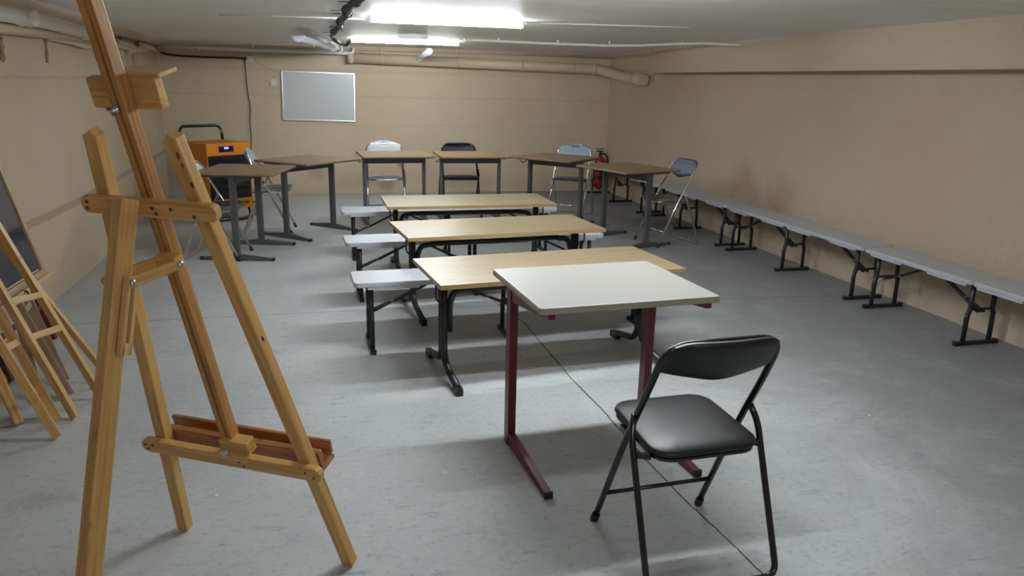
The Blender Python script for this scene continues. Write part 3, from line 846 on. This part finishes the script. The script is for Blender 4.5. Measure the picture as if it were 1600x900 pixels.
# ================================================================== BACK WALL ITEMS
YB = 10.848
wbm = Matrix.Translation((-.125, YB - .022, 1.292)) @ Matrix.Rotation(R(-1.0), 4, 'Y')
wb = empty('whiteboard', (-.125, YB - .012, 1.292), 0, 'white magnetic board with aluminium frame on the back wall', 'whiteboard')
wb.rotation_euler = (0, R(.9), 0)
ww, wh = .945, .635
MB().box((0, 0, 0), (ww - .02, .010, wh - .02), 0).build('writing_surface', M['board'], wb)
for s in (-1, 1):
    MB().box((0, -.006, s * (wh / 2 - .008)), (ww, .020, .018), .003).build('frame_rail', M['alu'], wb)
    MB().box((s * (ww / 2 - .008), -.006, 0), (.018, .020, wh - .034), .003).build('frame_rail', M['alu'], wb)
sw = empty('light_switch', (-.695, YB, 1.462), 0, 'square white switch left of the whiteboard', 'switch')
MB().box((0, -.010, 0), (.085, .020, .085), .005).build('plate', M['switch'], sw)
MB().box((0, -.022, 0), (.045, .008, .050), .003).build('rocker', M['switch'], sw)
so = empty('wall_socket', (-1.02, YB, 1.752), 0, 'small white socket high on the back wall, black plug in it', 'socket')
MB().box((.03, -.012, 0), (.14, .024, .075), .005).build('plate', M['switch'], so)
MB().lathe([(.026, 0), (.026, .035), (.020, .040)], frame(V((-.01, -.022, 0)), V((0, -1, 0))), 16).build('plug', M['cap'], so)
tag(MB().tube([(-2.03, 10.80, 1.80), (-1.93, 10.82, 1.775), (-1.8, 10.83, 1.765), (-1.45, 10.83, 1.758), (-1.2, 10.83, 1.760), (-1.06, 10.825, 1.752)], .013, 8, .05).build('power_cable', M['cable_black']), 'thick black cable along the top of the back wall to the socket', 'cable')
tag(MB().tube([(-1.03, 10.80, 1.735), (-1.03, 10.82, 1.55), (-1.02, 10.825, 1.30), (-.995, 10.825, 1.15), (-1.02, 10.82, .95), (-1.01, 10.80, .80), (-1.02, 10.75, .60), (-1.02, 10.55, .40), (-1.04, 9.9, .30), (-1.09, 9.34, .35)], .006, 8, .08).build('hanging_cable', M['cable_black']), 'thin black cord hanging from the socket down to the dehumidifier', 'cable')
tag(MB().tube([(-.90, YB - .006, 1.735), (-.86, YB - .006, 1.70), (-.79, YB - .006, 1.655), (-.70, YB - .006, 1.622), (-.56, YB - .006, 1.612)], .005, 6, .05).build('wall_cable', M['cable_cream']), 'thin cream cable curving to the top left corner of the whiteboard', 'cable')

# fire extinguisher hung low in the back right corner
fe = empty('fire_extinguisher', (3.84, 10.757, .06), 0, 'red fire extinguisher in the back right corner of the room', 'fire extinguisher')
MB().lathe([(.02, 0), (.078, .004), (.086, .02), (.088, .05), (.088, .36), (.080, .40), (.055, .435), (.028, .45), (.022, .47)], None, 28).build('cylinder', M['ext_red'], fe)
b = MB(); b.lathe([(.020, .47), (.020, .51), (.012, .52)], None, 12); b.box((-.02, -.02, .53), (.10, .022, .014), .003).box((-.02, -.02, .562), (.11, .022, .010), .003)
b.build('valve', M['cap'], fe)
MB().tube([(.02, 0, .49), (.075, -.02, .49), (.11, -.03, .40), (.105, -.03, .20), (.10, -.03, .10)], .010, 8, .04).build('hose', M['cap'], fe)
MB().box((0, .092, .25), (.05, .02, .10), .002).build('bracket', M['steel_dark'], fe)

# ================================================================== PIPES AND CABLES
def pipe(name, pts, r, m, label, cat='pipe', fillet=0.0, collars=(), clips=(), clip_m=None, collar_k=1.16):
    root = empty(name, V(pts[0]), 0, label, cat)
    o = V(pts[0]); L_ = [V(p) - o for p in pts]
    MB().tube(L_, r, 16, fillet).build('run', m, root)
    for p, d in collars:
        p = V(p) - o; d = V(d).normalized()
        MB().tube([p - d * r * .55, p + d * r * .55], r * collar_k, 16).build('collar', m, root)
    for p, top_z in clips:
        p = V(p) - o
        b = MB(); b.tube([p + V((-.006, 0, 0)), p + V((.006, 0, 0))], r * 1.12, 14)
        b.box((p.x, p.y, (p.z + top_z - o.z) / 2), (.014, .014, abs(top_z - o.z - p.z)), 0)
        b.build('pipe_clip', clip_m or m, root)
    return root
def on(p, q, k): return tuple(a + (b_ - a) * k for a, b_ in zip(p, q))
pA, pB = (.26, 10.70, 1.800), (3.69, 10.62, 1.735)
pipe('drain_pipe', [pA, pB, (3.86, 10.15, 1.64), (3.905, 9.45, 1.595)], .066, M['pipe_beige'], 'thick beige drain pipe sloping along the top of the back wall to the right corner',
     fillet=.07, collars=[(on(pA, pB, .012), (1, 0, 0)), (on(pA, pB, .985), (1, 0, 0)), ((3.893, 9.66, 1.609), (.045, -.7, -.045))],
     clips=[(on(pA, pB, .13), 1.92), (on(pA, pB, .42), 1.92), (on(pA, pB, .68), 1.92), (on(pA, pB, .89), 1.92)])
pipe('conduit', [(-2.02, 10.60, 1.868), (-.9, 10.64, 1.858), (.33, 10.66, 1.850), (.345, 10.66, 1.925)], .021, M['pipe_white'], 'thin white conduit along the back wall top that turns up near the far tube light', fillet=.03,
     collars=[((-1.55, 10.615, 1.863), (1, 0, 0)), ((-.35, 10.65, 1.855), (1, 0, 0))], clips=[((-.90, 10.64, 1.858), 1.95)])
pipe('vent_pipe', [(-.235, 7.30, 1.892), (.02, 9.0, 1.885), (.17, 10.20, 1.885)], .045, M['pipe_white'], 'short thick white pipe with a capped end under the ceiling left of the tubes',
     collars=[((-.235, 7.33, 1.892), (.14, 1, 0)), ((-.01, 8.75, 1.886), (.14, 1, 0)), ((.06, 9.4, 1.885), (.14, 1, 0)), ((.145, 10.0, 1.885), (.14, 1, 0))], clips=[((-.12, 8.0, 1.870), 1.96)])
pipe('pipe_stub', [(1.21, 9.65, 1.875), (1.19, 10.30, 1.835), (1.185, 10.63, 1.805)], .034, M['pipe_white'], 'short white capped pipe stub hanging behind the far tube light', collars=[((1.208, 9.70, 1.873), (0, 1, -.06)), ((1.19, 10.5, 1.815), (0, 1, -.06))])
pipe('ceiling_cable', [(1.35, 8.00, 1.940), (1.7, 7.98, 1.935), (2.3, 7.9, 1.925), (2.8, 7.75, 1.918), (3.1, 7.66, 1.926), (3.45, 7.42, 1.944), (3.62, 7.24, 1.945), (3.84, 6.95, 1.925)], .013, M['cable_white'],
     'thin white cable sagging under the ceiling from the far tube light to the right beam', 'cable', .15, clips=[((1.7, 7.98, 1.935), 1.965), ((2.3, 7.9, 1.925), 1.965), ((2.8, 7.75, 1.918), 1.965), ((3.45, 7.42, 1.944), 1.967)])
jb = empty('junction_box', (.78, 7.78, zceil(7.78)), R(-6), 'small white fitting under the ceiling above the far tube light', 'fitting')
MB().box((0, 0, -.022), (.22, .055, .040), .008).build('body', M['fixture'], jb)
MB().lathe([(.020, 0), (.024, .01), (.024, .05), (.018, .06)], frame(V((.11, 0, -.022)), V((1, 0, 0))), 14).build('gland', M['fixture'], jb)
pipe('ceiling_cable', [(-.75, 6.22, 1.968), (-.2, 6.13, 1.967), (.28, 6.06, 1.965)], .005, M['cable_white'], 'cream cable painted to the ceiling left of the nearer tube light', 'cable')
pipe('ceiling_cable', [(1.45, 5.82, 1.968), (2.1, 5.74, 1.969), (2.7, 5.66, 1.970)], .005, M['cable_white'], 'thin cable under the ceiling right of the nearer tube light', 'cable')

# dark bundle of cables with ties hanging under the ceiling
bp = [V(p) for p in [(.42, 3.2, 1.955), (.23, 3.75, 1.94), (.155, 4.25, 1.925), (.12, 4.75, 1.92), (.135, 5.1, 1.93), (.10, 5.8, 1.925), (.11, 6.5, 1.93), (.065, 7.2, 1.925), (.055, 7.9, 1.925)]]
cbn = empty('cable_bundle', bp[0], 0, 'jagged dark bundle of cables with ties crossing the ceiling toward the far light', 'cable')
for k in range(3):
    off = [V((math.cos(i * 1.7 + k * 2.1) * .011, 0, math.sin(i * 1.7 + k * 2.1) * .009)) for i in range(len(bp))]
    MB().tube([p - bp[0] + o_ for p, o_ in zip(bp, off)], [.017] * len(bp) if k != 1 else [.014] * len(bp), 8).build('cable', [M['cable_grey'], M['cable_black'], M['cable_grey']][k], cbn)
for k in range(8):
    i = k * (len(bp) - 1) / 8; j = int(i); p = bp[j].lerp(bp[j + 1], i - j) - bp[0]
    b = MB(); b.tube([p + V((0, -.004, 0)), p + V((0, .004, 0))], .030, 12); b.bar(p, p + V((-.09, -.01, -.006)), .004, .003, bevel=0)
    b.build('cable_tie', M['cable_black'], cbn)
tag(MB().tube([(.06, 7.85, 1.905), (.14, 8.6, 1.888), (.20, 9.1, 1.885), (.215, 9.2, 1.895), (.235, 8.6, 1.91)], .016, 10, .05).build('cable_sleeve', M['cable_black']), 'short black bent sleeve at the far end of the cable bundle, by the far light', 'cable')

# pipes along the top of the left wall
pipe('drain_pipe', [(-1.80, 3.9, 1.845), (-1.80, 5.3, 1.862), (-1.81, 6.0, 1.862), (-1.83, 6.9, 1.842)], .048, M['pipe_cream'], 'thick cream pipe with a capped branch along the top of the left wall',
     collars=[((-1.80, 5.60, 1.862), (0, 1, 0)), ((-1.80, 5.48, 1.862), (0, 1, 0)), ((-1.828, 6.86, 1.843), (0, 1, 0))])
pipe('branch_cap', [(-1.80, 5.54, 1.862), (-1.735, 5.52, 1.858)], .046, M['pipe_cream'], 'round white cap of the cream pipe branch high on the left wall', 'pipe fitting')
pipe('drain_pipe', [(-1.86, 3.9, 1.765), (-1.86, 5.6, 1.790), (-1.87, 6.9, 1.800)], .034, M['pipe_beige'], 'beige pipe below the cream one on the left wall', fillet=.05)
pipe('sagging_pipe', [(-1.89, 6.2, 1.775), (-1.89, 6.7, 1.765), (-1.905, 7.15, 1.745), (-1.93, 7.8, 1.78), (-1.955, 8.5, 1.795), (-1.975, 9.1, 1.775), (-2.0, 9.7, 1.800), (-2.03, 10.3, 1.84)], .022, M['pipe_beige'], 'lumpy painted pipe sagging along the left wall toward the back corner', fillet=.15)
for k, (p, q, r) in enumerate([((-1.95, 8.35, 1.83), (-1.985, 9.3, 1.80), .026), ((-1.96, 8.9, 1.76), (-2.02, 10.0, 1.83), .020), ((-1.98, 9.5, 1.85), (-2.03, 10.5, 1.82), .024)]):
    pipe('pipe_wrapping', [p, tuple((a + c) / 2 + (.012 if i == 2 else 0) for i, (a, c) in enumerate(zip(p, q))), q], r, M['pipe_beige'],
         ['lumpy wrapped pipe piece above the sagging pipe, left wall', 'thin painted pipe piece crossing below the sagging pipe near the corner', 'lumpy painted pipe joint in the back left corner under the ceiling'][k], 'pipe')
# hanging mortar strips and stub ends on the left wall
for x, y, z0_, z1_, wd, m, lb in [(-1.915, 5.42, 1.60, 1.765, .045, 'rust', 'rusty vertical bracket nearest the left edge, high on the left wall'),
                         (-1.918, 6.22, 1.60, 1.785, .030, 'rust', 'rusty vertical bracket second from the left edge on the left wall'),
                         (-1.985, 8.25, 1.62, 1.79, .030, 'pipe_beige', 'painted pipe end hanging on the left wall behind the easel mast'),
                         (-2.00, 8.75, 1.60, 1.92, .022, 'pipe_beige', 'taller thin painted pipe rising to the ceiling on the left wall'),
                         (-2.02, 9.25, 1.62, 1.78, .030, 'plaster_lump', 'dark mortar lump hanging on the left wall near the corner'),
                         (-2.04, 9.75, 1.60, 1.79, .026, 'pipe_beige', 'painted pipe end closest to the back left corner')]:
    b = MB(); nn = 5; zs = [z1_ + (z0_ - z1_) * i / nn for i in range(nn + 1)]
    for i in range(nn):
        jx = .004 * math.sin(i * 2.3 + y); ww_ = wd * (1.0 + .22 * math.sin(i * 2.7 + y * 3))
        b.bar((x + jx, y + .010 * math.sin(i + y), zs[i]), (x - jx, y + .010 * math.sin(i + 1 + y), zs[i + 1]), ww_, .022, (1, 0, 0), .004)
    o = b.build('wall_bracket' if m == 'rust' else 'pipe_end', M[m]); tag(o, lb, 'bracket' if m == 'rust' else 'pipe')
# small crack-like bracket under the right beam's far end
tag(MB().bar((3.79, 8.90, 1.668), (3.80, 8.92, 1.58), .012, .012).build('beam_bracket', M['rust']), 'small rusty bracket under the far end of the right beam', 'bracket')
